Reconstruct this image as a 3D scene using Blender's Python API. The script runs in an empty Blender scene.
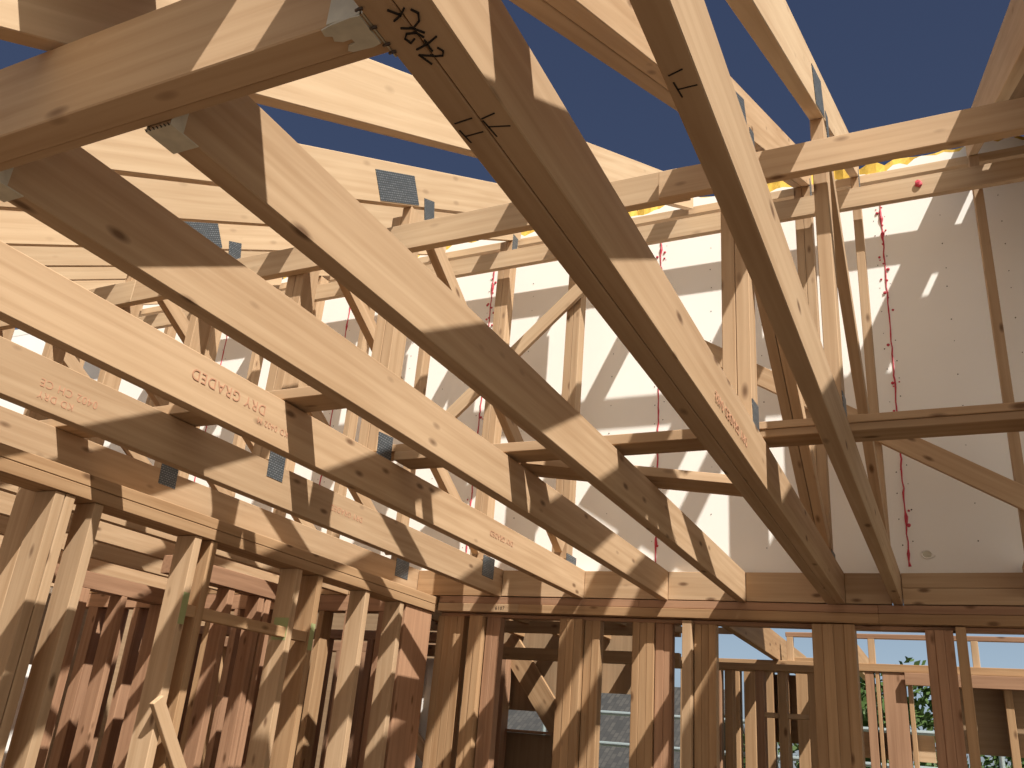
import bpy, bmesh, math, random
from mathutils import Vector, Matrix, Euler
random.seed(7)
scene = bpy.context.scene
col = scene.collection
H = 1.55                      # eye height above the slab; all z below are given from the eye

# ------------------------------------------------------------------ camera
yaw, pitch, roll = math.radians(27.37), math.radians(22.39), math.radians(4.98)
F = Vector((-math.sin(yaw)*math.cos(pitch), math.cos(yaw)*math.cos(pitch), math.sin(pitch)))
Rt = Vector((math.cos(yaw), math.sin(yaw), 0)); U = Rt.cross(F)
R2 = math.cos(roll)*Rt + math.sin(roll)*U
U2 = -math.sin(roll)*Rt + math.cos(roll)*U
cd = bpy.data.cameras.new('camera'); cam = bpy.data.objects.new('camera', cd); col.objects.link(cam)
cam.matrix_world = Matrix(((R2.x, U2.x, -F.x, 0), (R2.y, U2.y, -F.y, 0), (R2.z, U2.z, -F.z, H), (0, 0, 0, 1)))
cd.sensor_width = 36; cd.lens = 875/1024*36; cd.clip_start = .02; cd.clip_end = 500
scene.camera = cam

# ------------------------------------------------------------------ sky and sun
SUN = Vector((.60, -.41, 1.0)).normalized()       # towards the sun
w = bpy.data.worlds.new('sky'); scene.world = w; w.use_nodes = True
nt = w.node_tree; nt.nodes.clear()
o = nt.nodes.new('ShaderNodeOutputWorld'); bg = nt.nodes.new('ShaderNodeBackground')
tc = nt.nodes.new('ShaderNodeTexCoord'); sx = nt.nodes.new('ShaderNodeSeparateXYZ')
nt.links.new(tc.outputs['Generated'], sx.inputs[0])
rp = nt.nodes.new('ShaderNodeValToRGB'); cr = rp.color_ramp
cr.elements[0].position = 0; cr.elements[0].color = (.30, .33, .34, 1)
cr.elements[1].position = 1; cr.elements[1].color = (.030, .045, .10, 1)
for p, c in ((.10, (.36, .47, .58, 1)), (.22, (.23, .32, .44, 1)), (.38, (.11, .155, .26, 1)), (.52, (.048, .070, .135, 1))):
    e = cr.elements.new(p); e.color = c
nt.links.new(sx.outputs['Z'], rp.inputs[0])
dt = nt.nodes.new('ShaderNodeVectorMath'); dt.operation = 'DOT_PRODUCT'; dt.inputs[1].default_value = Vector((.60, -.70, .42)).normalized()
nt.links.new(tc.outputs['Generated'], dt.inputs[0])
mr = nt.nodes.new('ShaderNodeMapRange'); mr.inputs[1].default_value = .30; mr.inputs[2].default_value = 1; mr.inputs[3].default_value = 0; mr.inputs[4].default_value = 1; mr.interpolation_type = 'SMOOTHSTEP'
nt.links.new(dt.outputs['Value'], mr.inputs[0])
mx = nt.nodes.new('ShaderNodeMix'); mx.data_type = 'RGBA'
mx.inputs['B'].default_value = (.95, .83, .66, 1)     # warm glow added to the sky below the sun, filling shaded faces
nt.links.new(mr.outputs[0], mx.inputs['Factor']); nt.links.new(rp.outputs[0], mx.inputs['A'])
nt.links.new(mx.outputs['Result'], bg.inputs[0]); bg.inputs[1].default_value = 1
nt.links.new(bg.outputs[0], o.inputs[0])
sl = bpy.data.lights.new('sun', 'SUN'); sl.energy = 7.6; sl.angle = .011; sl.color = (1, .94, .84)
so = bpy.data.objects.new('sun', sl); col.objects.link(so)
so.rotation_euler = SUN.to_track_quat('Z', 'Y').to_euler(); so.location = (3, -3, 8)
vs = scene.view_settings; vs.view_transform = 'Standard'; vs.look = 'None'; vs.exposure = 0; vs.gamma = 1; vs.use_curve_mapping = False

# ------------------------------------------------------------------ materials
def nmat(name):
    m = bpy.data.materials.new(name); m.use_nodes = True
    return m, m.node_tree, m.node_tree.nodes['Principled BSDF']
def N(t, k, **kw):
    n = t.nodes.new(k)
    for a, b in kw.items(): setattr(n, a, b)
    return n
def wood(name, base, dark, knot=(.10, .045, .02), var=.10, knots=1.0):
    m, t, b = nmat(name)
    tc = N(t, 'ShaderNodeTexCoord'); oi = N(t, 'ShaderNodeObjectInfo')
    mul = N(t, 'ShaderNodeMath', operation='MULTIPLY'); mul.inputs[1].default_value = 37
    t.links.new(oi.outputs['Random'], mul.inputs[0])
    cb = N(t, 'ShaderNodeCombineXYZ')
    for i in range(3): t.links.new(mul.outputs[0], cb.inputs[i])
    ad = N(t, 'ShaderNodeVectorMath', operation='ADD')
    t.links.new(tc.outputs['Object'], ad.inputs[0]); t.links.new(cb.outputs[0], ad.inputs[1])
    def mp(sc):
        k = N(t, 'ShaderNodeMapping'); k.inputs['Scale'].default_value = sc
        t.links.new(ad.outputs[0], k.inputs[0]); return k
    n1 = N(t, 'ShaderNodeTexNoise'); n1.inputs['Scale'].default_value = 1; n1.inputs['Detail'].default_value = 5; n1.inputs['Distortion'].default_value = .6
    t.links.new(mp((1.6, 45, 45)).outputs[0], n1.inputs['Vector'])
    wv = N(t, 'ShaderNodeTexWave', wave_type='RINGS', rings_direction='X'); wv.inputs['Scale'].default_value = 1; wv.inputs['Distortion'].default_value = 9; wv.inputs['Detail'].default_value = 2; wv.inputs['Detail Scale'].default_value = .35
    t.links.new(mp((.4, 7, 7)).outputs[0], wv.inputs['Vector'])
    n2 = N(t, 'ShaderNodeTexNoise'); n2.inputs['Scale'].default_value = 1; n2.inputs['Detail'].default_value = 2
    t.links.new(mp((1.1, 5, 5)).outputs[0], n2.inputs['Vector'])
    vo = N(t, 'ShaderNodeTexVoronoi'); vo.inputs['Scale'].default_value = 1; vo.inputs['Randomness'].default_value = 1
    t.links.new(mp((3.6, 9, 9)).outputs[0], vo.inputs['Vector'])
    a1 = N(t, 'ShaderNodeMath', operation='MULTIPLY_ADD'); a1.inputs[1].default_value = .62; 
    t.links.new(n1.outputs[0], a1.inputs[0])
    a2 = N(t, 'ShaderNodeMath', operation='MULTIPLY'); a2.inputs[1].default_value = .10; t.links.new(wv.outputs['Fac'], a2.inputs[0])
    t.links.new(a2.outputs[0], a1.inputs[2])
    a3 = N(t, 'ShaderNodeMath', operation='MULTIPLY_ADD'); a3.inputs[1].default_value = .55
    t.links.new(n2.outputs[0], a3.inputs[0]); t.links.new(a1.outputs[0], a3.inputs[2])
    r = N(t, 'ShaderNodeMapRange'); r.inputs[1].default_value = .46; r.inputs[2].default_value = .84; t.links.new(a3.outputs[0], r.inputs[0])
    mc = N(t, 'ShaderNodeMix', data_type='RGBA'); mc.inputs['A'].default_value = (*base, 1); mc.inputs['B'].default_value = (*dark, 1)
    t.links.new(r.outputs[0], mc.inputs['Factor'])
    # knots
    kr = N(t, 'ShaderNodeMapRange'); kr.inputs[1].default_value = .06; kr.inputs[2].default_value = .16; kr.inputs[3].default_value = .8*knots; kr.inputs[4].default_value = 0
    t.links.new(vo.outputs['Distance'], kr.inputs[0])
    mk = N(t, 'ShaderNodeMix', data_type='RGBA'); mk.inputs['B'].default_value = (*knot, 1)
    t.links.new(kr.outputs[0], mk.inputs['Factor']); t.links.new(mc.outputs['Result'], mk.inputs['A'])
    hs = N(t, 'ShaderNodeHueSaturation')
    v = N(t, 'ShaderNodeMapRange'); v.inputs[3].default_value = 1-var; v.inputs[4].default_value = 1+var
    wn = N(t, 'ShaderNodeTexWhiteNoise', noise_dimensions='1D'); t.links.new(oi.outputs['Random'], wn.inputs['W'])
    t.links.new(wn.outputs['Value'], v.inputs[0]); t.links.new(v.outputs[0], hs.inputs['Value']); t.links.new(mk.outputs['Result'], hs.inputs['Color'])
    t.links.new(hs.outputs[0], b.inputs['Base Color'])
    b.inputs['Roughness'].default_value = .72; b.inputs['Specular IOR Level'].default_value = .25
    bp = N(t, 'ShaderNodeBump'); bp.inputs['Strength'].default_value = .25; bp.inputs['Distance'].default_value = .002
    t.links.new(n1.outputs[0], bp.inputs['Height']); t.links.new(bp.outputs[0], b.inputs['Normal'])
    return m
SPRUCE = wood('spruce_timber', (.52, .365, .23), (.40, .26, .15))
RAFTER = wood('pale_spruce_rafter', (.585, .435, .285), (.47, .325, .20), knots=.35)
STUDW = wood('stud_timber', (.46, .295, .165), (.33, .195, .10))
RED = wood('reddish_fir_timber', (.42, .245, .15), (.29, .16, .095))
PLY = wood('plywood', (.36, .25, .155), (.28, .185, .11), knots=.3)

def flat(name, c, rough=.8, metal=0, noise=0, scale=8, spec=.3):
    m, t, b = nmat(name)
    b.inputs['Base Color'].default_value = (*c, 1); b.inputs['Roughness'].default_value = rough; b.inputs['Metallic'].default_value = metal
    b.inputs['Specular IOR Level'].default_value = spec
    if noise:
        tc = N(t, 'ShaderNodeTexCoord'); n = N(t, 'ShaderNodeTexNoise'); n.inputs['Scale'].default_value = scale; n.inputs['Detail'].default_value = 4
        t.links.new(tc.outputs['Object'], n.inputs['Vector'])
        mc = N(t, 'ShaderNodeMix', data_type='RGBA'); mc.inputs['A'].default_value = (*[x*(1-noise) for x in c], 1); mc.inputs['B'].default_value = (*[min(1, x*(1+noise)) for x in c], 1)
        t.links.new(n.outputs[0], mc.inputs['Factor']); t.links.new(mc.outputs['Result'], b.inputs['Base Color'])
    return m
BOARD = flat('white_plasterboard', (.93, .915, .89), .9, noise=.03, scale=2.5)
CORE = flat('torn_board_edge', (.86, .84, .80), .9)
INSUL = flat('yellow_insulation', (.75, .50, .10), .95, noise=.35, scale=25)
FOAM = flat('pink_sealant', (.52, .06, .09), .6, noise=.3, scale=40)
GALV = flat('galvanised_steel', (.60, .57, .47), .5, .25, noise=.3, scale=30)
INK = flat('black_marker_ink', (.02, .015, .012), .7)
STAMP = flat('red_stamp_ink', (.50, .27, .17), .8)
NAIL = flat('dark_nail', (.07, .05, .04), .5, .5)
FLOOR = flat('chipboard_floor', (.12, .08, .05), .8, noise=.2, scale=6)
GREEN = flat('green_preservative_stain', (.33, .36, .17), .8)
SCAF = flat('scaffold_steel', (.42, .50, .52), .4, .5)
STONE = None
def plate_mat():
    m, t, b = nmat('punched_nail_plate')
    tc = N(t, 'ShaderNodeTexCoord'); ck = N(t, 'ShaderNodeTexBrick'); ck.inputs['Scale'].default_value = 1
    ck.inputs['Brick Width'].default_value = .018; ck.inputs['Row Height'].default_value = .012; ck.inputs['Mortar Size'].default_value = .003
    ck.inputs['Color1'].default_value = (.13, .15, .17, 1); ck.inputs['Color2'].default_value = (.24, .265, .29, 1); ck.inputs['Mortar'].default_value = (.07, .08, .09, 1)
    t.links.new(tc.outputs['Object'], ck.inputs['Vector']); t.links.new(ck.outputs[0], b.inputs['Base Color'])
    b.inputs['Metallic'].default_value = .35; b.inputs['Roughness'].default_value = .5
    return m
PLATE = plate_mat()
def slate_mat():
    m, t, b = nmat('slate_courses')
    tc = N(t, 'ShaderNodeTexCoord'); ck = N(t, 'ShaderNodeTexBrick'); ck.inputs['Scale'].default_value = 1
    ck.inputs['Brick Width'].default_value = .24; ck.inputs['Row Height'].default_value = .12; ck.inputs['Mortar Size'].default_value = .012
    ck.inputs['Color1'].default_value = (.035, .035, .035, 1); ck.inputs['Color2'].default_value = (.065, .062, .058, 1); ck.inputs['Mortar'].default_value = (.03, .03, .03, 1)
    t.links.new(tc.outputs['Object'], ck.inputs['Vector']); t.links.new(ck.outputs[0], b.inputs['Base Color']); b.inputs['Roughness'].default_value = .6
    return m
SLATE = slate_mat()
def stone_mat():
    m, t, b = nmat('rubble_stone')
    tc = N(t, 'ShaderNodeTexCoord'); v = N(t, 'ShaderNodeTexVoronoi'); v.inputs['Scale'].default_value = 4.5
    t.links.new(tc.outputs['Object'], v.inputs['Vector'])
    mc = N(t, 'ShaderNodeMix', data_type='RGBA'); mc.inputs['A'].default_value = (.30, .25, .18, 1); mc.inputs['B'].default_value = (.48, .42, .33, 1)
    sp = N(t, 'ShaderNodeSeparateColor'); t.links.new(v.outputs['Color'], sp.inputs[0]); t.links.new(sp.outputs[0], mc.inputs['Factor'])
    t.links.new(mc.outputs['Result'], b.inputs['Base Color']); b.inputs['Roughness'].default_value = .9
    return m
STONE = stone_mat()
LEAF = flat('leaf_green', (.055, .10, .025), .6, noise=.5, scale=3)
BARK = flat('bark', (.10, .07, .045), .9)
GRASS = flat('grass_ground', (.16, .17, .08), .95, noise=.3, scale=.6)

# ------------------------------------------------------------------ object helpers
def setp(o, label=None, cat=None, group=None, kind=None):
    if label: o['label'] = label
    if cat: o['category'] = cat
    if group: o['group'] = group
    if kind: o['kind'] = kind
    return o
def link(name, bm, mat, parent=None, M=None):
    me = bpy.data.meshes.new(name); bm.normal_update(); bm.to_mesh(me); bm.free()
    if mat: me.materials.append(mat)
    ob = bpy.data.objects.new(name, me); col.objects.link(ob)
    if M is None: M = Matrix.Identity(4)
    if parent is not None:
        ob.parent = parent
        ob.matrix_parent_inverse = Matrix.Identity(4)
        ob.matrix_basis = world(parent).inverted() @ M
    else: ob.matrix_basis = M
    return ob
def world(o):
    return (world(o.parent) @ o.matrix_basis) if o.parent else o.matrix_basis.copy()
def thing(name, label, cat, loc, group=None):
    e = bpy.data.objects.new(name, None); col.objects.link(e); e.empty_display_size = .1
    e.matrix_basis = Matrix.Translation(Vector(loc) + Vector((0, 0, H)))
    return setp(e, label, cat, group)
def beam_bm(L, w, h, bev=.0025, e0=0, e1=0):
    """box along local x, w in y, h in z; e0/e1 shear the ends (x shift per unit of z)"""
    bm = bmesh.new(); bmesh.ops.create_cube(bm, size=1)
    for v in bm.verts:
        v.co = Vector((v.co.x*L, v.co.y*w, v.co.z*h))
        v.co.x += (e0 if v.co.x < 0 else e1)*v.co.z
    if bev: bmesh.ops.bevel(bm, geom=bm.edges[:], offset=min(bev, w*.2, h*.2), segments=1, affect='EDGES')
    return bm
def beam(name, p0, p1, w, h, mat, parent=None, label=None, cat=None, group=None, up=(0, 0, 1), e0=0, e1=0, bev=.0025, kind=None):
    """timber whose centre line runs p0 -> p1; h measured along up, w sideways"""
    p0 = Vector(p0); p1 = Vector(p1); d = p1-p0; L = d.length; x = d.normalized()
    up = Vector(up)
    if abs(x.dot(up)) > .98: up = Vector((0, 1, 0))
    y = up.cross(x).normalized(); z = x.cross(y)
    c = (p0+p1)/2 + Vector((0, 0, H))
    M = Matrix(((x.x, y.x, z.x, c.x), (x.y, y.y, z.y, c.y), (x.z, y.z, z.z, c.z), (0, 0, 0, 1)))
    return setp(link(name, beam_bm(L, w, h, bev, e0, e1), mat, parent, M), label, cat, group, kind)
def bx(name, x0, x1, y0, y1, z0, z1, mat, parent=None, label=None, cat=None, group=None, kind=None, bev=.0025, axis=None):
    """box by extents; grain runs along its longest side"""
    d = {'x': x1-x0, 'y': y1-y0, 'z': z1-z0}
    a = axis or max(d, key=d.get); cx, cy, cz = (x0+x1)/2, (y0+y1)/2, (z0+z1)/2
    if a == 'x': return beam(name, (x0, cy, cz), (x1, cy, cz), d['y'], d['z'], mat, parent, label, cat, group, (0, 0, 1), bev=bev, kind=kind)
    if a == 'y': return beam(name, (cx, y0, cz), (cx, y1, cz), d['x'], d['z'], mat, parent, label, cat, group, (0, 0, 1), bev=bev, kind=kind)
    return beam(name, (cx, cy, z0), (cx, cy, z1), d['x'], d['y'], mat, parent, label, cat, group, (0, 1, 0), bev=bev, kind=kind)
def prism(name, pts, x0, x1, mat, parent=None, label=None, cat=None, group=None, bev=.0025):
    """yz outline (given along the roof pitch) extruded from x0 to x1; grain follows the pitch"""
    a = math.atan(.56); cy = sum(p[0] for p in pts)/len(pts); cz = sum(p[1] for p in pts)/len(pts)
    x = Vector((0, math.cos(a), math.sin(a))); z = Vector((0, -math.sin(a), math.cos(a))); y = z.cross(x)
    c = Vector(((x0+x1)/2, cy, cz+H))
    M = Matrix(((x.x, y.x, z.x, c.x), (x.y, y.y, z.y, c.y), (x.z, y.z, z.z, c.z), (0, 0, 0, 1)))
    Mi = M.inverted(); bm = bmesh.new()
    A = [bm.verts.new(Mi @ Vector((x0, p[0], p[1]+H))) for p in pts]
    B = [bm.verts.new(Mi @ Vector((x1, p[0], p[1]+H))) for p in pts]
    n = len(pts); bm.faces.new(A); bm.faces.new(B[::-1])
    for i in range(n): bm.faces.new((A[i], B[i], B[(i+1) % n], A[(i+1) % n]))
    bmesh.ops.recalc_face_normals(bm, faces=bm.faces[:])
    if bev: bmesh.ops.bevel(bm, geom=bm.edges[:], offset=bev, segments=1, affect='EDGES')
    return setp(link(name, bm, mat, parent, M), label, cat, group)
def tube(name, pts, r, mat, parent=None, n=8, **kw):
    """mesh tube through points (world, eye-based z)"""
    P = [Vector(p)+Vector((0, 0, H)) for p in pts]; bm = bmesh.new(); rings = []
    for i, p in enumerate(P):
        t = (P[min(i+1, len(P)-1)]-P[max(i-1, 0)]).normalized()
        u = t.cross(Vector((0, 0, 1))) if abs(t.z) < .9 else t.cross(Vector((1, 0, 0)))
        u.normalize(); v = t.cross(u); rr = r(i) if callable(r) else r
        rings.append([bm.verts.new(p+(u*math.cos(6.2832*k/n)+v*math.sin(6.2832*k/n))*rr) for k in range(n)])
    for a, b in zip(rings, rings[1:]):
        for k in range(n): bm.faces.new((a[k], a[(k+1) % n], b[(k+1) % n], b[k]))
    bm.faces.new(rings[0][::-1]); bm.faces.new(rings[-1])
    bmesh.ops.recalc_face_normals(bm, faces=bm.faces[:])
    c = sum(P, Vector())/len(P)
    for v in bm.verts: v.co -= c
    return setp(link(name, bm, mat, parent, Matrix.Translation(c)), **kw)

PT, PB, SL = 1.04, .79, .56            # roof plane: top and underside of the rafters, slope
JB, JT = 1.03, 1.23                    # underside and top of the joists

# ------------------------------------------------------------------ setting
bx('floor', -12, 4, -5, 9.5, -1.60, -1.55, FLOOR, kind='structure', bev=0)
bx('ground', -40, 40, 9.5, 60, -4.2, -4.0, GRASS, kind='structure', bev=0)
wall = bx('wall_back', -11, 3.2, 6.03, 6.085, 1.045, 4.20, BOARD, kind='structure', bev=0)
# torn upper edge of the boards and insulation above
def ragged(x0, x1):
    bm = bmesh.new(); n = int((x1-x0)/.05); top = []; bot = []
    for i in range(n+1):
        x = x0+(x1-x0)*i/n; t = 4.20+.05+.05*math.sin(x*3.1)+random.uniform(-.02, .03)
        for y, L in ((6.028, top), (6.088, bot)):
            L.append((bm.verts.new((x, y, 4.17+H)), bm.verts.new((x, y, t+H))))
    for i in range(n):
        bm.faces.new((top[i][0], top[i+1][0], top[i+1][1], top[i][1])); bm.faces.new((bot[i][0], bot[i][1], bot[i+1][1], bot[i+1][0]))
        bm.faces.new((top[i][1], top[i+1][1], bot[i+1][1], bot[i][1]))
    return bm
link('torn_board_edge', ragged(-11, 3.2), CORE, wall)
def fluffy(x0, x1, y0, y1, z0, z1, amp):
    bm = bmesh.new(); n = max(4, int((x1-x0)/.06)); rows = []
    for i in range(n+1):
        x = x0+(x1-x0)*i/n; r = lambda: random.uniform(-amp, amp)
        rows.append([bm.verts.new((x, y+r(), z+H+r())) for y, z in ((y0, z0), (y0, (z0+z1)/2), (y0, z1), (y1, z1), (y1, z0))])
    for a, b in zip(rows, rows[1:]):
        for k in range(5): bm.faces.new((a[k], b[k], b[(k+1) % 5], a[(k+1) % 5]))
    bm.faces.new(rows[0]); bm.faces.new(rows[-1][::-1])
    bmesh.ops.recalc_face_normals(bm, faces=bm.faces[:]); 
    return bm
setp(link('insulation_roll', fluffy(-6, 3.0, 6.13, 6.36, 4.20, 4.38, .022), INSUL), 'yellow mineral wool strip lying along the top of the white boards', 'insulation')
# vertical joints with beads of pink sealant and rows of screws
for xj in (-8.05, -6.5, -4.96, -3.40, -1.85, -.20, 1.35):
    z = 1.24; bm = bmesh.new()
    bw = []
    while z < 4.18:
        rad = .004+(.012*random.random()**3 if z > 3.2 or z < 1.9 else .0025*random.random())
        bw.append((xj+random.uniform(-.004, .004)+(.03*(z-1.24)/3 if xj > -1 else 0), z, rad)); z += .03 if rad > .006 else .05
    tube('sealant_bead', [(a, 6.028, b) for a, b, c in bw], (lambda q: (lambda i: q[i][2]))(bw), FOAM, wall, n=6)
for xj in (-3.40, -1.85, -.20):
    bm = bmesh.new()
    for k in range(26):
        z = random.choice((random.uniform(3.3, 4.05), random.uniform(1.4, 3.9))); r = random.uniform(.005, .014)
        bmesh.ops.create_icosphere(bm, subdivisions=1, radius=r, matrix=Matrix.Translation((xj+random.uniform(-.035, .04)+(.02 if xj > -1 else 0), 6.029, z+H)))
    link('sealant_blob', bm, FOAM, wall)
bm = bmesh.new()
for x0 in [xj+dx for xj in (-6.5, -4.96, -3.40, -1.85, -.20, 1.35) for dx in (-.035, .035, .40, .78, 1.16)]:
    z = 1.35+random.random()*.1
    while z < 4.1:
        bmesh.ops.create_icosphere(bm, subdivisions=1, radius=random.uniform(.003, .0055), matrix=Matrix.Translation((x0+random.uniform(-.006, .006)+.012*(z-1.3)/3, 6.03, z+H))); z += random.uniform(.12, .26)
link('screw_head', bm, NAIL, wall)['kind'] = 'stuff'
# small pipe hole low on the right board with a curl of foam
bm = bmesh.new(); bmesh.ops.create_cone(bm, cap_ends=True, segments=20, radius1=.026, radius2=.026, depth=.006, matrix=Matrix.Translation((-.095, 6.028, 1.315+H)) @ Matrix.Rotation(math.pi/2, 4, 'X'))
link('pipe_hole', bm, GALV, wall)
tube('foam_curl', [(-.095+.03*math.cos(a)*(1+.3*max(0, a-4)), 6.024, 1.315+.026*math.sin(a)) for a in [k*.5 for k in range(13)]], .006, CORE, wall, n=6)

# ------------------------------------------------------------------ trusses
def nail_plate(parent, X, corners):
    """corners in (Y, z) on the plane x = X, quad"""
    c = sum((Vector((0, y, z)) for y, z in corners), Vector())/4
    a = Vector((0, corners[1][0]-corners[0][0], corners[1][1]-corners[0][1])).normalized(); b = Vector((1, 0, 0)).cross(a)
    M = Matrix(((0, 0, 1, X), (a.y, b.y, 0, c.y), (a.z, b.z, 0, c.z+H), (0, 0, 0, 1)))
    bm = bmesh.new(); Mi = M.inverted()
    for dx in (0, .0025):
        pass
    f = [bm.verts.new(Mi @ Vector((X+.0025, y, z+H))) for y, z in corners]; g = [bm.verts.new(Mi @ Vector((X-.001, y, z+H))) for y, z in corners]
    bm.faces.new(f); bm.faces.new(g[::-1])
    for i in range(4): bm.faces.new((f[i], g[i], g[(i+1) % 4], f[(i+1) % 4]))
    bmesh.ops.recalc_face_normals(bm, faces=bm.faces[:])
    return link('nail_plate', bm, PLATE, parent, M)
def web(parent, X0, X1, a, b, h, mat=SPRUCE):
    return beam('diagonal_web', ((X0+X1)/2, *a), ((X0+X1)/2, *b), X1-X0, h, mat, parent)
def truss(xr, label, plies=1, rx=None, sk=(0, 0), post_w=.06, group=None, y0=-.6, chord=True, post=True, mat=RAFTER, detail=True, pairposts=False, fronts=True):
    """half truss: bottom chord, rafter, front and rear posts, diagonal web, punched plates"""
    w = .056; t = thing('roof_truss', label, 'roof truss', (xr, 6.0, JB), group)
    for k in range(plies):
        b = xr-k*(w+.002); a = b-w
        if chord: c = beam('bottom_chord', ((a+b)/2-sk[0]*.2, y0, (JB+JT)/2-sk[1]*.2), ((a+b)/2+sk[0], 6.018, (JB+JT)/2+sk[1]), w, JT-JB, SPRUCE, t)
        if chord and k == 0: t_ch = c
        ra, rb = (a, b) if rx is None else (rx-w, rx)
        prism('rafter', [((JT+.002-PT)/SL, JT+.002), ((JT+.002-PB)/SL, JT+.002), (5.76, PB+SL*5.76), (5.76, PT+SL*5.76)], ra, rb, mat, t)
        if post:
            if fronts: bx('front_post', ra, rb, 3.24, 3.36, JT+.001, PB+SL*3.24, SPRUCE, t)
            bx('rear_post', a, b, 5.62, 5.73, JT+.001, PB+SL*5.62, SPRUCE, t)
            if fronts: web(t, a+.001, b-.001, (3.42, 2.60), (5.57, 1.30), .10)
    if pairposts:
        a, b = xr-.115, xr-.058
        bx('front_post', a, b, 3.24, 3.36, JT-.10, PB+SL*3.24-.05, SPRUCE, t)
        bx('rear_post', a, b, 5.62, 5.73, JT-.10, PB+SL*5.62, SPRUCE, t)
    if detail:
        nail_plate(t, xr, [(3.25, 1.15), (3.37, 1.15), (3.36, 1.34), (3.24, 1.33)])
        nail_plate(t, xr, [(5.62, 1.12), (5.80, 1.12), (5.80, 1.27), (5.62, 1.27)])
        xr = rx if rx is not None else xr
        nail_plate(t, xr, [(5.62, 3.82), (5.71, 3.82), (5.71, 4.0), (5.62, 4.0)])
        d = Vector((1, SL)).normalized() if False else None
        y = 2.93; nail_plate(t, xr, [(y+.04, PB+SL*(y+.04)+.01), (y+.37, PB+SL*(y+.37)+.01), (y+.29, PB+SL*(y+.29)+.19), (y-.04, PB+SL*(y-.04)+.19)])
        nail_plate(t, xr, [(3.37, 2.60), (3.47, 2.60), (3.44, 2.76), (3.34, 2.72)])
    return t
T_right = truss(.47, 'roof truss at the far right edge, under the boarded part of the roof', fronts=False, detail=False)
T_single = truss(-.285, sk=(.030, -.0398), label= 'single truss marked T1 whose dark chord runs down just right of the doubled one')
T_double = truss(-.617, 'doubled two-ply truss with black marker writing along its wide dark underside', plies=2, sk=(.030, -.0385), mat=SPRUCE)
T_E = truss(-2.367, 'truss whose sunlit chord carries the red upside-down DRY GRADED stamp', pairposts=True, sk=(.012, -.0160))
T_F = truss(-3.02, 'truss left of the DRY GRADED one, its chord stamped with red 0402 CH CE marks', pairposts=True, sk=(0, -.007))
T_G = truss(-3.767, 'truss whose chord lies along the top of the left stud wall')
gl = 'trusses of the next room beyond the left stud wall'
for x in (-4.42, -5.02, -5.64, -6.26, -6.9, -7.55, -8.2):
    truss(x, {-4.42: 'truss over the next room, first beyond the left stud wall', -5.02: 'truss over the next room, second beyond the left stud wall', -5.64: 'truss over the next room, third beyond the left stud wall'}.get(x, 'truss deep over the next room at the left edge'), group=gl, detail=False)
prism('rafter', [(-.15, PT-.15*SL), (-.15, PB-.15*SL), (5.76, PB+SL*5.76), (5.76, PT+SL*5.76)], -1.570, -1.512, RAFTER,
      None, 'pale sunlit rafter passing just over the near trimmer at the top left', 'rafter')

# ------------------------------------------------------------------ infill joists, trimmer and hangers
beam('ceiling_joist', (-1.264, .895, 1.13), (-1.236, 6.018, 1.0985), .058, .2, SPRUCE, None, 'ceiling joist hung from the trimmer nearest the doubled truss, steel strap under its end', 'joist')
beam('ceiling_joist', (-1.779, .895, 1.13), (-1.765, 6.018, 1.1058), .058, .2, SPRUCE, None, 'ceiling joist hung from the trimmer, in deep shade at its near end', 'joist')
bx('trimmer_joist', -2.36, -.735, .803, .866, JB, JT, SPRUCE, None, 'trimmer joist crossing the top left corner, ply nearer the camera with a sunlit patch', 'joist')
bx('trimmer_joist', -2.36, -.735, .868, .892, JB+.006, JT, SPRUCE, None, 'trimmer joist ply on the far side, the one that carries the steel joist hangers', 'joist')
def hanger_small(xc, w, label):
    t = thing('joist_hanger', label, 'joist hanger', (xc, .93, JB)); s = .0022
    bx('seat', xc-w/2-.004, xc+w/2+.004, .893, .965, JB-.0035, JB-.0008, GALV, t, bev=0)
    for sg in (-1, 1):
        x = xc+sg*(w/2+.003); bx('side_strap', x-s/2, x+s/2, .893, .925, JB-.003, JB+.06, GALV, t, bev=0)
    bx('face_flange', xc-w/2-.004, xc+w/2+.004, .80, .893, JB-.0035, JB-.0008, GALV, t, bev=0) if False else None
    for k in range(7):
        x = xc-w/2+k*w/6; tube('tooth', [(x, .893, JB-.004), (x+.002, .887, JB-.004)], .0014, NAIL, t, n=5)
    return t
hanger_small(-1.264, .058, 'steel hanger cupping the end of the joist beside the doubled truss')
hanger_small(-1.779, .058, 'steel hanger cupping the end of the joist at the left edge of the photo')
t = thing('joist_hanger', 'large galvanised hanger fixing the trimmer to the doubled truss', 'joist hanger', (-.77, .85, JB))
bm = bmesh.new()
out = [(-0.812, 0.8029), (-0.79, 0.799), (-0.752, 0.797), (-0.7362, 0.799), (-0.7362, 0.8604), (-0.752, 0.863), (-0.79, 0.8604), (-0.797, 0.8551), (-0.79, 0.8465), (-0.775, 0.8439), (-0.776, 0.8353), (-0.793, 0.8359), (-0.806, 0.8293), (-0.802, 0.8201), (-0.814, 0.8155)]
f = [bm.verts.new((x, y, JB-.001+H)) for x, y in out]; g = [bm.verts.new((x, y, JB-.0045+H)) for x, y in out]
bm.faces.new(f); bm.faces.new(g[::-1])
for i in range(len(out)): j = (i+1) % len(out); bm.faces.new((f[i], f[j], g[j], g[i]))
bmesh.ops.recalc_face_normals(bm, faces=bm.faces[:]); link('seat', bm, GALV, t)
bx('side_flange', -.7345, -.7312, .80, .90, JB+.001, JB+.16, GALV, t, bev=0)
bx('front_flap', -.80, -.737, .7985, .8015, JB+.0, JB+.055, GALV, t, bev=0)
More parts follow.
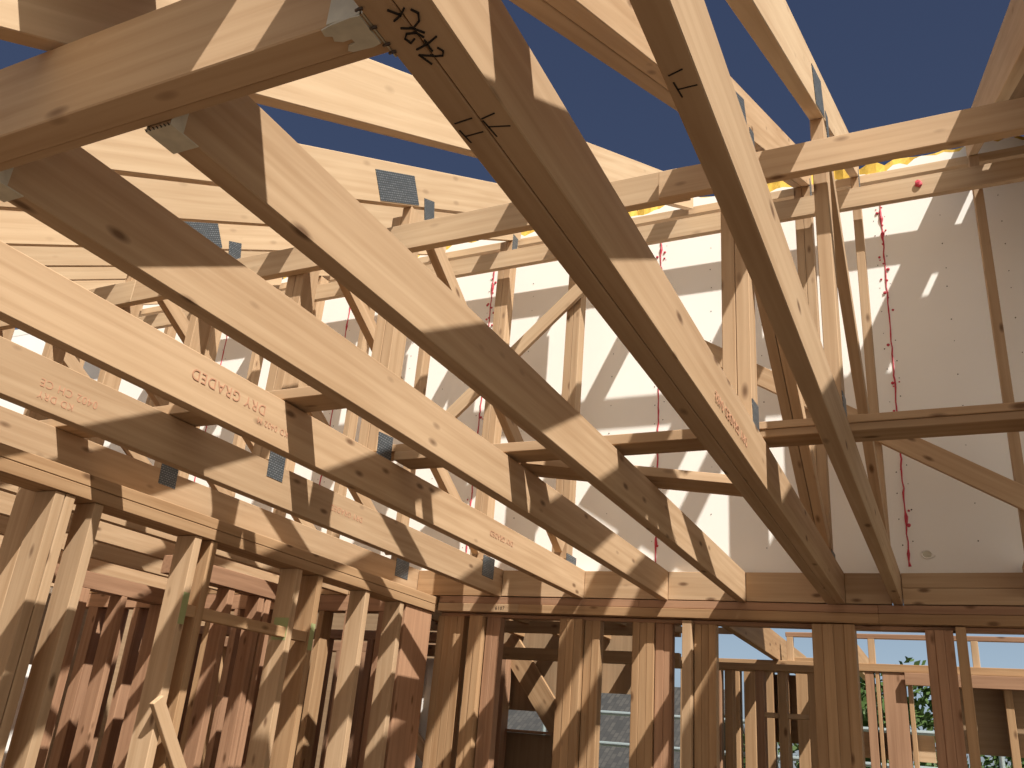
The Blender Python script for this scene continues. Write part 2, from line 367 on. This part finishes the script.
for k, (a, b) in enumerate(((.79, .006), (.83, .012), (.868, .004), (.886, .016))):
    tube('bent_nail', [(-.736, a, JB-.002), (-.728, a-.004, JB-.006), (-.722, a-.002, JB-.0045)], .0028, NAIL, t, n=6)

# ------------------------------------------------------------------ binders, blocks and braces
def jit(): return random.uniform(-.004, .004)
bx('binder', -4.3, -.86, 3.185, 3.232, 2.30, 2.455, RAFTER, None, 'upper binder left of the doubled truss, sawn face marked with light ripples', 'binder')
bx('binder', -.98, 1.4, 3.135, 3.182, 2.275, 2.415, SPRUCE, None, 'upper binder running to the top right edge against the blue sky', 'binder')
bx('binder', -8.4, -4.305, 3.185, 3.232, 2.30, 2.455, RAFTER, None, 'upper binder length over the next room at far left', 'binder')
bx('binder', -3.95, 1.02, 5.50, 5.545, 3.61, 3.765, RAFTER, None, 'high binder crossing close to the white boards, dab of pink foam on it', 'binder')
bx('binder', -8.6, -3.97, 5.50, 5.545, 3.61, 3.765, RAFTER, None, 'high binder length near the white boards at far left', 'binder')
bx('ridge_rail', -8.6, 1.6, 5.79, 5.87, 3.99, 4.06, RAFTER, None, 'thin rail along the rafter tops in front of the yellow insulation', 'rail')
bm = bmesh.new(); bmesh.ops.create_icosphere(bm, subdivisions=2, radius=.022, matrix=Matrix.Translation((.09, 5.495, 3.70+H)) @ Matrix.Diagonal((1, .8, 1.3, 1)))
for v in bm.verts: v.co += Vector((random.uniform(-.005, .005), 0, random.uniform(-.005, .005)))
setp(link('foam_dab', bm, FOAM), 'dab of pink foam stuck on the high binder at the right', 'foam')
# flat binder planks lying on the joists
bx('flat_binder', -.73, 1.9, 3.42, 3.56, JT+.001, JT+.033, SPRUCE, None, 'lower plank of the flat binder crossing the right edge at mid height', 'binder')
bx('flat_binder', -.73, 1.9, 3.415, 3.56, JT+.034, JT+.066, SPRUCE, None, 'upper plank of the flat binder crossing the right edge at mid height', 'binder')
bx('flat_binder', -2.36, -.735, 3.38, 3.54, JT+.001, JT+.046, SPRUCE, None, 'flat plank on the joists just left of the doubled truss, level with the posts', 'binder')
bx('flat_binder', -3.01, -2.15, 3.385, 3.52, JT+.047, JT+.085, SPRUCE, None, 'short flat plank between the DRY GRADED chord and the chord left of it', 'binder')
bx('flat_binder', -2.55, -2.13, 2.56, 2.72, JT+.001, JT+.046, SPRUCE, None, 'short plank end poking over the DRY GRADED chord', 'binder')
bx('flat_binder', -3.98, -2.56, 2.58, 2.75, JT+.001, JT+.046, SPRUCE, None, 'flat plank across the two leftmost chords of the room', 'binder')
beam('loose_plank', (-1.80, 3.63, JT+.022), (-.80, 4.20, JT+.024), .20, .045, SPRUCE, None, 'plank laid askew on the joists with its cut end short of the doubled truss', 'plank')
# diagonal braces in front of the rear posts
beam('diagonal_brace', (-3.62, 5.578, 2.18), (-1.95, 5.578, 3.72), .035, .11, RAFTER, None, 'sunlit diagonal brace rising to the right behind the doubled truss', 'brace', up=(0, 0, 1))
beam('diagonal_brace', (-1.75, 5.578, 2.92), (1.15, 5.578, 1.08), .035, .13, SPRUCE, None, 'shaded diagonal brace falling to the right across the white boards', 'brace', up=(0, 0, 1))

# unseen plywood strips added above the view to shade the trimmer and truss
def shade_strip(x0, x1, y0, y1, label):
    beam('roof_shade_strip', ((x0+x1)/2, y0, PT+SL*y0+.012), ((x0+x1)/2, y1, PT+SL*y1+.012), x1-x0, .02, PLY, None, label, 'board', bev=0)
shade_strip(-1.56, -.87, .64, .945, 'unseen plywood strip added to shade the near trimmer')
shade_strip(-.70, -.33, .835, .98, 'unseen narrow plywood strip added to shade the doubled truss')
# ------------------------------------------------------------------ roof boarding over the right side
a = math.atan(SL)
for k, (x0, x1) in enumerate(((.43, 1.64), (1.645, 2.86))):
    for j, (y0, y1) in enumerate(((-.4, 1.98), (1.985, 4.36), (4.365, 6.35))):
        p0 = Vector(((x0+x1)/2, y0, PT+SL*y0+.010)); p1 = Vector(((x0+x1)/2, y1, PT+SL*y1+.010))
        kw = dict(label='plywood roof board nailed over the rafters at the right', cat='board', group='plywood boards over the right side of the roof', bev=0)
        if (k, j) != (0, 2): beam('roof_board', p0, p1, x1-x0, .014, PLY, None, **kw)
        else:          # split board with an open joint that lets slivers of sun through
            for u0, u1 in ((x0, .665), (.715, x1)):
                beam('roof_board', ((u0+u1)/2, y0, p0.z), ((u0+u1)/2, y1, p1.z), u1-u0, .014, PLY, None, **kw)
            for v0, v1 in ((4.38, 5.36), (5.52, 5.595), (5.65, 5.76), (5.87, 6.34)):
                beam('sliver_strip', (.69, v0, PT+SL*v0+.0185), (.69, v1, PT+SL*v1+.0185), .09, .003, PLY, None, 'unseen strip added over the open roof joint to break up the sun', 'strip', 'strips added to break up the sun through the open joint', bev=0)  # unseen strips added to cut the sunlight into separate slivers
for x in (1.1, 1.7, 2.3, 2.86):
    prism('rafter', [(-.3, PT-.3*SL), (-.3, PB-.3*SL), (5.76, PB+SL*5.76), (5.76, PT+SL*5.76)], x-.028, x+.028, RAFTER,
          None, 'rafter under the plywood boards at the right', 'rafter', 'rafters under the boards at the right')

# ------------------------------------------------------------------ rear wall line (y = 6): blocking, plates, studs
def dz(x): return -.040*max(0, min(1, (x+3.3)/2.9))          # the plate line dips a little towards the right
def tilt(name, x0, x1, y0, y1, z0, z1, mat, label, cat, e=0):
    return beam(name, (x0, (y0+y1)/2, (z0+z1)/2+dz(x0)), (x1, (y0+y1)/2, (z0+z1)/2+dz(x1)), y1-y0, z1-z0, mat, None, label, cat)
joints = [(-3.767, -3.823), (-3.02, -3.076), (-2.357, -2.411), (-1.737, -1.793), (-1.208, -1.264), (-.589, -.701), (-.257, -.311)]
nm = ['left stud wall', 'chord stamped 0402', 'DRY GRADED chord', 'joist with the shaded end', 'joist with the steel strap', 'doubled truss', 'single T1 truss']
for i in range(6):
    tilt('blocking', joints[i][0]+.004, joints[i+1][1]-.006, 5.95, 6.018, JB+.003, JT-.006, SPRUCE if i else STUDW,
       'blocking between the %s and the %s' % (nm[i], nm[i+1]), 'blocking')
tilt('blocking', -.252, 2.4, 5.95, 6.018, JB+.103, JT-.006, SPRUCE, 'upper length of blocking right of the single T1 truss', 'blocking')
tilt('blocking', -.252, 2.4, 5.95, 6.018, JB+.003, JB+.101, SPRUCE, 'lower length of blocking right of the single T1 truss', 'blocking')
for x0, x1 in ((-4.417, -3.827), (-5.017, -4.48), (-5.637, -5.08), (-6.257, -5.70), (-6.897, -6.32), (-7.547, -6.96)):
    bx('blocking', x0+.003, x1-.003, 5.95, 6.018, JB+.001, JT-.004, STUDW, None, 'blocking between the trusses of the next room', 'blocking', 'blocking over the next room')
tilt('top_plate', -3.545, -1.94, 5.945, 6.085, .975, 1.026, RED, 'reddish upper wall plate, length at the left under the joists', 'plate')
tilt('top_plate', -1.9395, -.40, 5.945, 6.085, .975, 1.026, RED, 'reddish upper wall plate, middle length under the doubled truss', 'plate')
tilt('top_plate', -.3995, 2.6, 5.945, 6.085, .975, 1.026, RED, 'reddish upper wall plate, length under the single T1 truss and beyond', 'plate')
tilt('top_plate', -3.545, -2.86, 5.935, 6.085, .912, .972, SPRUCE, 'pale lower wall plate, short length with a pencilled number', 'plate')
tilt('top_plate', -2.8595, -.40, 5.935, 6.085, .912, .972, STUDW, 'tan lower wall plate above the middle stud clusters', 'plate')
tilt('top_plate', -.3995, 2.6, 5.935, 6.085, .912, .972, STUDW, 'tan lower wall plate at the right, above the reddish built-up post', 'plate')
tilt('header_rail', -3.545, -.40, 6.0, 6.085, .884, .908, RED, 'thin dark rail under the wall plates at the middle', 'rail')
tilt('header_rail', -.3995, 2.6, 6.0, 6.085, .884, .908, RED, 'thin dark rail under the wall plates at the right', 'rail')
FZ = -1.549
def stud(x0, x1, y0, y1, ztop, label, mat=STUDW, group=None, n=1, parent=None, zb=FZ):
    return bx('wall_stud', x0, x1, y0, y1, zb, ztop, mat, None, label, 'stud', group)
def cluster(x0, x1, n, where, y0=5.95, y1=6.085, mats=(STUDW,), z=.884):
    z += dz((x0+x1)/2)
    w = (x1-x0)/n; order = ['first', 'second', 'third', 'fourth']
    for i in range(n):
        k = ['leftmost', 'second', 'third', 'rightmost'] if n == 4 else (['leftmost', 'middle', 'rightmost'] if n == 3 else ['left', 'right'])
        stud(x0+i*w+.0002, x0+(i+1)*w-.0002, y0+random.uniform(0, .006), y1, z, '%s ply of the post %s' % (k[i], where), mats[i % len(mats)])
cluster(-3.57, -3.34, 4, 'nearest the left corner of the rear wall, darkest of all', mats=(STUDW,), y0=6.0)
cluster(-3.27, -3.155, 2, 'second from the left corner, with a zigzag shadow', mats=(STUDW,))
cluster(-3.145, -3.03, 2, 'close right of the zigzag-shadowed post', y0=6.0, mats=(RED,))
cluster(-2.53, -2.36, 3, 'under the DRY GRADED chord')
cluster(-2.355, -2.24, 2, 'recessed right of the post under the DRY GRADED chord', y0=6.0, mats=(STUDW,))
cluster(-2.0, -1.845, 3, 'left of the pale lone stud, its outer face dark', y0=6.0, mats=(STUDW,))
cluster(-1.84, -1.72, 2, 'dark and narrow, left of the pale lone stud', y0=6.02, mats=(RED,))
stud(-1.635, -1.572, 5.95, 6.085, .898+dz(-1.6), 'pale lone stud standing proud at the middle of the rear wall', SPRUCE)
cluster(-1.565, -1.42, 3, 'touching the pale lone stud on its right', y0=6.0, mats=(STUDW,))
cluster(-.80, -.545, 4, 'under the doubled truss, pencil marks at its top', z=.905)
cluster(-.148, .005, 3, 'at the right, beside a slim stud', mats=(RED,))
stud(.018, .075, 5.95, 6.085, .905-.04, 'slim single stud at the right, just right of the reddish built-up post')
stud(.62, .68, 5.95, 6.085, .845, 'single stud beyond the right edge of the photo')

# ------------------------------------------------------------------ left stud wall (x = -3.7)
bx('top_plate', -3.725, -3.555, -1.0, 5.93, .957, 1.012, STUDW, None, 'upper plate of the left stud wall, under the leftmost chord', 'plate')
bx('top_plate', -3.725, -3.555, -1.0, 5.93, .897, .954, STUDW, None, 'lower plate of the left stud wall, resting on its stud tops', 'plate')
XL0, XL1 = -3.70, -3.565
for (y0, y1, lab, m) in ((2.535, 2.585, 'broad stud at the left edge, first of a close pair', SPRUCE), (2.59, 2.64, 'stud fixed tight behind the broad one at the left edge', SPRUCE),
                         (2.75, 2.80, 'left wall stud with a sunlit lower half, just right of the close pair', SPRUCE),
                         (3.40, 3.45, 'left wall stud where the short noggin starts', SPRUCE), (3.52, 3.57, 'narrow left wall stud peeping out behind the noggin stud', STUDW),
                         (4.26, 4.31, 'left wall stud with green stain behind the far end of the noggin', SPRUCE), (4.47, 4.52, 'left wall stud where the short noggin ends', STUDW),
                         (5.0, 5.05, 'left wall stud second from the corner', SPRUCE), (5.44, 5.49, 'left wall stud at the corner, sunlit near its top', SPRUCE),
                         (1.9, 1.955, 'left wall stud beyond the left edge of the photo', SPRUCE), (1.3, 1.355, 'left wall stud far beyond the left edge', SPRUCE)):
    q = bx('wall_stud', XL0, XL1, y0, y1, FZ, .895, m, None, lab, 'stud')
    if y0 in (3.40, 4.26, 4.47):      # green preservative where the noggin ends were cut
        for (u0, u1, w0, w1) in (((XL1+.0003, XL1+.0009, .50, .60),) if y0 != 4.26 else ((XL1-.03, XL1-.002, .50, .60),)):
            if y0 == 4.26: bx('green_stain', u0-.08, u1, y0-.0009, y0-.0003, .47, .60, GREEN, q, bev=0)
            else: bx('green_stain', u0, u1, y0+.004, y1-.004, .44, .60, GREEN, q, bev=0)
bx('wall_stud', -3.845, -3.706, 2.54, 2.60, FZ, 1.02, SPRUCE, None, 'wide stud face at the very left edge, nailed beside the close pair', 'stud')
bx('wall_stud', -3.70, -3.57, 5.53, 5.90, FZ, .895, RED, None, 'reddish corner post where the two stud walls meet', 'stud', axis='z')
bx('noggin', -3.63, -3.575, 3.455, 4.465, .485, .545, STUDW, None, 'short noggin spanning two studs of the left wall below the plate', 'noggin')
bx('noggin', -3.575, -3.53, 3.39, 4.52, .475, .53, STUDW, None, 'thin rail nailed across the face of the noggin studs', 'noggin') if False else None
beam('diagonal_brace', (-3.545, 3.36, .07), (-3.545, 3.98, -.72), .03, .07, SPRUCE, None, 'pale diagonal brace low on the left stud wall', 'brace', up=(0, 0, 1))
beam('diagonal_brace', (-4.0, 6.15, .22), (-3.3, 6.15, -.42), .035, .10, SPRUCE, None, 'pale diagonal brace low behind the corner of the rear wall', 'brace', up=(0, 0, 1))

# ------------------------------------------------------------------ next room at the left: reddish stud walls
gp = 'reddish studs of the walls beyond the left stud wall'; lp = 'reddish stud in the walls beyond the left stud wall'
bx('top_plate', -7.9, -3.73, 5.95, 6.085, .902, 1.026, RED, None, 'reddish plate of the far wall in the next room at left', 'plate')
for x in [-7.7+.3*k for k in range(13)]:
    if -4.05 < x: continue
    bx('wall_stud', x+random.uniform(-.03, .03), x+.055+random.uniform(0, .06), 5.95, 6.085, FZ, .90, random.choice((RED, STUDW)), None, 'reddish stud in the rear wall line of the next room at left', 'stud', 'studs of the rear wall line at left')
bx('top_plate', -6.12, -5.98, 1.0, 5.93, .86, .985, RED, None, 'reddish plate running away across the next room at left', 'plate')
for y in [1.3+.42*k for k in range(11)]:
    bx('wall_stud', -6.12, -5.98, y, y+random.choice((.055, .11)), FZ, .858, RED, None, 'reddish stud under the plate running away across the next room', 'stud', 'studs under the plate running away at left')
bx('top_plate', -7.9, -3.75, 6.95, 7.09, .80, .88, RED, None, 'second reddish plate deeper in the rooms at left', 'plate')
for x in [-7.6+.27*k for k in range(14)]:
    bx('wall_stud', x+random.uniform(-.04, .04), x+.06+random.uniform(0, .09), 6.95, 7.09, FZ, .80, random.choice((RED, RED, STUDW)), None, 'reddish stud under the second plate deeper in the rooms at left', 'stud', 'studs under the second plate at left')
for y in (4.55, 4.62, 4.95, 5.28, 5.36):
    bx('wall_stud', -4.86, -4.74, y, y+.06, FZ, .90, RED, None, 'red stud close behind the left stud wall under the short plate', 'stud', 'red studs under the short plate')
bx('top_plate', -4.87, -4.73, 4.4, 5.93, .902, 1.026, RED, None, 'short reddish plate above the red studs just behind the left wall', 'plate')
# rooms behind the next room and rear wall
gq = 'dark studs of the rooms behind the rear wall'; lq = 'dark stud standing in the rooms behind the rear wall'
bx('top_plate', -7.9, -4.05, 7.9, 8.04, .78, .88, RED, None, 'far plate seen through the reddish studs at left', 'plate')
for x in [-7.6+.33*k for k in range(12)]:
    bx('wall_stud', x+random.uniform(-.05, .05), x+.06+random.uniform(0, .06), 7.9, 8.04, FZ, .78, random.choice((RED, STUDW)), None, lq, 'stud', gq)
bx('wall_stud', -7.05, -6.93, 5.0, 5.3, -1.0, .30, BOARD, None, 'white board offcut standing upright beyond the left studs', 'board', axis='z')

# ------------------------------------------------------------------ room behind the rear wall
for x in (-1.44, -.81):
    bx('ceiling_joist', x-.056, x, 6.10, 10.2, .912, 1.14, STUDW, None, 'joist of the room behind, against the sky %s the tall four-ply post' % ('left of' if x < -1 else 'right of'), 'joist')
bx('top_plate', -2.6, 1.9, 8.50, 8.64, .845, .910, STUDW, None, 'plate on the far wall of the room behind, below the strip of sky', 'plate')
bx('top_plate', -.40, 1.9, 8.45, 8.49, .74, .84, RED, None, 'dark lintel under the far plate at the right', 'lintel')
bx('sky_rail', -1.38, 1.9, 8.53, 8.58, 1.125, 1.165, RED, None, 'thin rail across the strip of sky behind the rear wall', 'rail')
for x, l in ((-1.37, 'left of'), (-.68, 'right of'), (.13, 'far right of')):
    bx('short_post', x, x+.055, 8.53, 8.58, .912, 1.124, SPRUCE, None, 'short upright in the strip of sky %s the tall four-ply post' % l, 'post')
for x0, x1 in ((-2.05, -1.97), (-1.90, -1.80), (-1.76, -1.66), (-1.60, -1.50), (-1.46, -1.37), (-1.30, -1.20), (-1.10, -1.03), (-.72, -.65), (-.635, -.605), (-.58, -.40), (-.385, -.35), (.33, .39), (.97, 1.03), (-2.35, -2.27), (-2.20, -2.12)):
    R_ = x0 > -.75
    bx('wall_stud', x0, x1, 8.51, 8.63, FZ, .844, RED if x0 == -.58 else random.choice((RED, STUDW)), None, 'wide post coloured dark for shade in front of the tree, right of the four-ply post' if x0 == -.58 else 'stud of the far wall seen %s of the four-ply post' % ('right' if R_ else 'left'), 'stud', None if x0 == -.58 else 'far wall studs %s of the four-ply post' % ('right' if R_ else 'left'))  # darker timber on the wide post stands in for shade
for x0, x1 in ((-1.98, -1.90), (-1.66, -1.60), (-1.42, -1.36), (-1.25, -1.19)):
    bx('wall_stud', x0, x1, 7.30, 7.42, FZ, .70, random.choice((RED, STUDW)), None, 'stud under the short sunlit plate left of the four-ply post', 'stud', 'studs under the short sunlit plate')
bx('top_plate', -2.1, -.9, 7.28, 7.44, .70, .75, STUDW, None, 'short sunlit plate in the room behind, left of the four-ply post', 'plate')
bx('noggin', -1.36, -1.03, 7.31, 7.40, .36, .395, SPRUCE, None, 'noggin catching the sun in the room behind, left of the four-ply post', 'noggin')
bx('wall_stud', -1.03, -.97, 7.30, 7.42, FZ, .70, STUDW, None, 'stud under the short sunlit plate left of the four-ply post', 'stud', 'studs under the short sunlit plate')
bx('noggin', -2.3, -1.50, 7.15, 7.20, .955, 1.0, SPRUCE, None, 'pale noggin nailed to the joist behind, left of the strip of sky', 'noggin')
bx('noggin', -1.436, -.87, 9.3, 9.35, .93, 1.03, STUDW, None, 'noggin between the two joists behind the four-ply post', 'noggin')
bx('plasterboard_sheet', -5.0, -4.63, 8.07, 8.085, FZ, .76, BOARD, None, 'shaded plasterboard sheet seen beside the corner of the rear wall', 'board', bev=0)
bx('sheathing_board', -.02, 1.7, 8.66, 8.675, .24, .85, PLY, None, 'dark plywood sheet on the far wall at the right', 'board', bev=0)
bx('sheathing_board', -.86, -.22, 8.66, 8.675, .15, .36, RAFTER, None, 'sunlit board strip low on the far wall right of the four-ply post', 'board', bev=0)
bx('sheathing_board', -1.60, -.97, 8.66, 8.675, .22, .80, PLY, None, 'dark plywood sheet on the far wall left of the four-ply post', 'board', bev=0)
for x in (-4.25, -3.8, -3.35, -2.9, -2.45):  # joists added overhead to cast shade on the plywood lining
    bx('ceiling_joist', x-.056, x, 6.10, 8.09, 1.0, 1.20, STUDW, None, 'short joist added to shade the plywood-lined corner behind the rear wall', 'joist', 'joists added to shade the plywood-lined corner')
bx('shade_board', -4.4, -2.3, 6.30, 6.85, 1.202, 1.22, PLY, None, 'wide board added on the joists to shade the plywood-lined corner', 'board', bev=0)  # this board and the next are added only to cast shade below
bx('shade_board', -4.4, -2.3, 7.25, 7.55, 1.202, 1.22, PLY, None, 'narrow board added on the joists to shade the plywood-lined corner', 'board', bev=0)
# plywood-lined gable at the left of it
bx('sheathing_board', -4.6, -3.10, 8.10, 8.115, .32, 1.9, PLY, None, 'plywood lining over the window opening behind the DRY GRADED chord end', 'board', bev=0)
bx('sheathing_board', -3.095, -2.35, 8.10, 8.115, .52, 1.9, PLY, None, 'plywood lining above the view of the slate roof', 'board', bev=0)
bx('sheathing_board', -4.6, -3.10, 8.10, 8.115, FZ, .12, PLY, None, 'plywood lining below the window opening', 'board', bev=0)
bx('window_sill', -4.6, -3.08, 8.0, 8.16, .122, .145, RED, None, 'reddish sill under the window opening behind the rear wall', 'sill')
beam('diagonal_brace', (-3.95, 8.03, .95), (-3.30, 8.03, .12), .04, .22, STUDW, None, 'wide dark diagonal board leaning over the window opening', 'brace')
bx('wall_stud', -3.10, -2.98, 7.95, 8.09, FZ, .78, STUDW, None, lq, 'stud', gq)
for z in (.93, .70):
    bx('ceiling_joist', -4.6, -2.0, 7.2, 7.26, z, z+.10, STUDW, None, '%s rail crossing in front of the plywood lining' % ('upper' if z > .8 else 'lower'), 'rail')

bx('sheathing_board', -9.0, -8.98, -3, 9.4, FZ, 1.90, PLY, None, 'plywood sheathing closing off the rooms at far left', 'board', bev=0)
bx('sheathing_board', -8.98, -4.62, 9.40, 9.415, FZ, 1.95, PLY, None, 'plywood sheathing at the far end of the rooms at left', 'board', bev=0)
# ------------------------------------------------------------------ outside: neighbour's slate roof, scaffold, trees
t = thing('stone_house', 'neighbouring stone house with a grey slate roof seen between the studs', 'house', (-9, 22, -4))
bx('stone_wall', -16, -5.6, 21.0, 27, -4, -.2, STONE, t, bev=0)
beam('slate_roof', (-10.8, 20.6, -.35), (-10.8, 24.2, 1.75), 11, .12, SLATE, t, bev=0)
beam('slate_roof', (-10.8, 24.2, 1.75), (-10.8, 27.6, -.35), 11, .12, SLATE, t, bev=0)
for k, (z, y) in enumerate(((.10, 9.9), (.42, 9.9), (-.5, 9.9))):
    tube('scaffold_tube', [(-7, y, z), (3, y, z+.02)], .024, SCAF, None, n=10, label='%s horizontal scaffold tube outside the far wall' % ('middle', 'highest', 'lowest')[k], cat='scaffold tube')
for x in (-4.35, -3.05, -1.75, .3):
    tube('scaffold_tube', [(x, 9.95, -4), (x, 9.95, .75)], .024, SCAF, None, n=10, label='upright scaffold tube outside the far wall', cat='scaffold tube', group='upright scaffold tubes')
def tree(x, y, z0, hgt, rad, label, seed):
    rnd = random.Random(seed); t = thing('garden_tree', label, 'tree', (x, y, -4))
    tube('trunk', [(x, y, -4), (x+.1, y, z0)], lambda i: .22-.06*i, BARK, t, n=10)
    bm = bmesh.new(); cl = []
    for k in range(26):
        cl.append((Vector((x+rnd.gauss(0, rad*.45), y+rnd.gauss(0, rad*.45), z0+rnd.uniform(0, hgt)+H)), rnd.uniform(.35, .6)*rad*.7))
    for c, r in cl:
        for k in range(170):
            d = Vector((rnd.gauss(0, 1), rnd.gauss(0, 1), rnd.gauss(0, 1))).normalized()*r*rnd.uniform(.65, 1.05)
            p = c+d; s = rnd.uniform(.05, .10); n = Vector((rnd.gauss(0, 1), rnd.gauss(0, 1), rnd.gauss(0, 1))).normalized(); u = n.orthogonal().normalized(); v = n.cross(u)
            bm.faces.new([bm.verts.new(p+q) for q in (u*s, v*s*.5, -u*s, -v*s*.5)])
    link('foliage', bm, LEAF, t)
tree(-1.45, 15, -1.3, 2.6, 1.3, 'leafy green tree behind the far wall, right of the four-ply post', 1)
tree(.9, 19.5, -1.6, 2.3, 1.3, 'leafy green tree low behind the far wall at the right edge', 2)
tree(6.2, 18, -1.6, 2.6, 1.4, 'leafy tree beyond the right edge of the photo', 3)

# ------------------------------------------------------------------ writing and marks
def child_of(t, name, n=0): return [c for c in t.children if c.name.split('.')[0] == name][n]
def strokes(name, L, wdt, mat, parent, z=JB-.0046):
    """marker strokes on a downward face at height z"""
    bm = bmesh.new(); e = .0006
    for pts in L:
        P = [Vector((x+.002, y, 0)) for x, y in pts]
        for a, b in zip(P, P[1:]):
            d = (b-a); 
            if d.length < 1e-5: continue
            d.normalize(); s = Vector((-d.y, d.x, 0))*wdt/2; a2 = a-d*wdt*.3; b2 = b+d*wdt*.3
            lo = [bm.verts.new(p+Vector((0, 0, z-e+H))) for p in (a2-s, a2+s, b2+s, b2-s)]; hi = [bm.verts.new(p+Vector((0, 0, z+.003+H))) for p in (a2-s, a2+s, b2+s, b2-s)]
            bm.faces.new(lo); bm.faces.new(hi[::-1])
            for i in range(4): bm.faces.new((lo[i], hi[i], hi[(i+1) % 4], lo[(i+1) % 4]))
    bmesh.ops.recalc_face_normals(bm, faces=bm.faces[:])
    return link(name, bm, mat, parent)
T2_ = [(-.685, .894), (-.690, .925)]
strokes('marker_writing', [[(-.721, 1.095), (-.717, 1.132)], [(-.719, 1.113), (-.682, 1.112)], [(-.720, 1.075), (-.684, 1.072)]], .0028, INK, child_of(T_double, 'bottom_chord', 1))
strokes('marker_writing', [[(-.668, 1.085), (-.664, 1.132)], [(-.667, 1.103), (-.628, 1.114)], [(-.668, 1.080), (-.640, 1.074)]], .0028, INK, child_of(T_double, 'bottom_chord', 0))
strokes('marker_writing', [[(-.684, .930), (-.693, .905), (-.668, .917), (-.657, .920), (-.651, .911), (-.656, .902)],
                           [(-.690, .893), (-.668, .889), (-.646, .880)], [(-.668, .905), (-.668, .880)],
                           [(-.682, .872), (-.692, .878), (-.696, .866), (-.688, .858), (-.672, .862), (-.666, .874)],
                           [(-.690, .845), (-.672, .852), (-.655, .842), (-.648, .828), (-.655, .818)], [(-.672, .852), (-.660, .866)],
                           [(-.692, .828), (-.676, .822), (-.664, .812)], [(-.676, .822), (-.690, .806)]], .0026, INK, child_of(T_double, 'bottom_chord', 0))
strokes('marker_writing', [[(-.326, 1.108), (-.322, 1.146)], [(-.324, 1.126), (-.292, 1.126)], [(-.329, 1.090), (-.305, 1.083)]], .0028, INK, child_of(T_single, 'bottom_chord'))
def text(s, M, size, mat, parent, name='grade_stamp'):
    cu = bpy.data.curves.new('t', 'FONT'); cu.body = s; cu.size = size; cu.extrude = .0005; cu.space_character = 1.15
    tmp = bpy.data.objects.new('t', cu); col.objects.link(tmp); bpy.context.view_layer.update()
    me = bpy.data.meshes.new_from_object(tmp.evaluated_get(bpy.context.evaluated_depsgraph_get()))
    bpy.data.objects.remove(tmp); me.name = name; me.materials.clear(); me.materials.append(mat)
    ob = bpy.data.objects.new(name, me); col.objects.link(ob); ob.parent = parent; ob.matrix_basis = world(parent).inverted() @ M
    return ob
def onface_x(X, Y, Z, flip=False):       # text on a +X face; reads towards +Y, or upside down when flipped
    s = -1 if flip else 1
    return Matrix(((0, 0, 1, X+.0006), (s, 0, 0, Y), (0, s, 0, Z+H), (0, 0, 0, 1)))
text('DRY GRADED', onface_x(-2.3624, 2.47, 1.161, True), .058, STAMP, child_of(T_E, 'bottom_chord'))
text('KD 0402 M', onface_x(-2.3622, 2.62, 1.106, True), .035, STAMP, child_of(T_E, 'bottom_chord'))
text('0402 CH CE', onface_x(-3.02, 2.22, 1.145, True), .045, STAMP, child_of(T_F, 'bottom_chord'))
text('KD DRY', onface_x(-3.02, 2.12, 1.095, True), .04, STAMP, child_of(T_F, 'bottom_chord'))
text('DRY GRADED 0402', onface_x(-.6030, 3.05, 1.095, True), .05, STAMP, child_of(T_double, 'bottom_chord'))
text('DRY GRADED', onface_x(-3.02, 4.1, 1.15, True), .045, STAMP, child_of(T_F, 'bottom_chord'))
text('DRY GRADED', onface_x(-2.3570, 4.75, 1.145, True), .045, STAMP, child_of(T_E, 'bottom_chord'))
pl = [o for o in col.objects if o.name.startswith('top_plate') and 'pencilled' in o.get('label', '')][0]
text('6107', Matrix(((1, 0, 0, -3.05), (0, 0, -1, 5.9345), (0, 1, 0, .925+H), (0, 0, 0, 1))), .035, INK, pl, 'pencil_number')
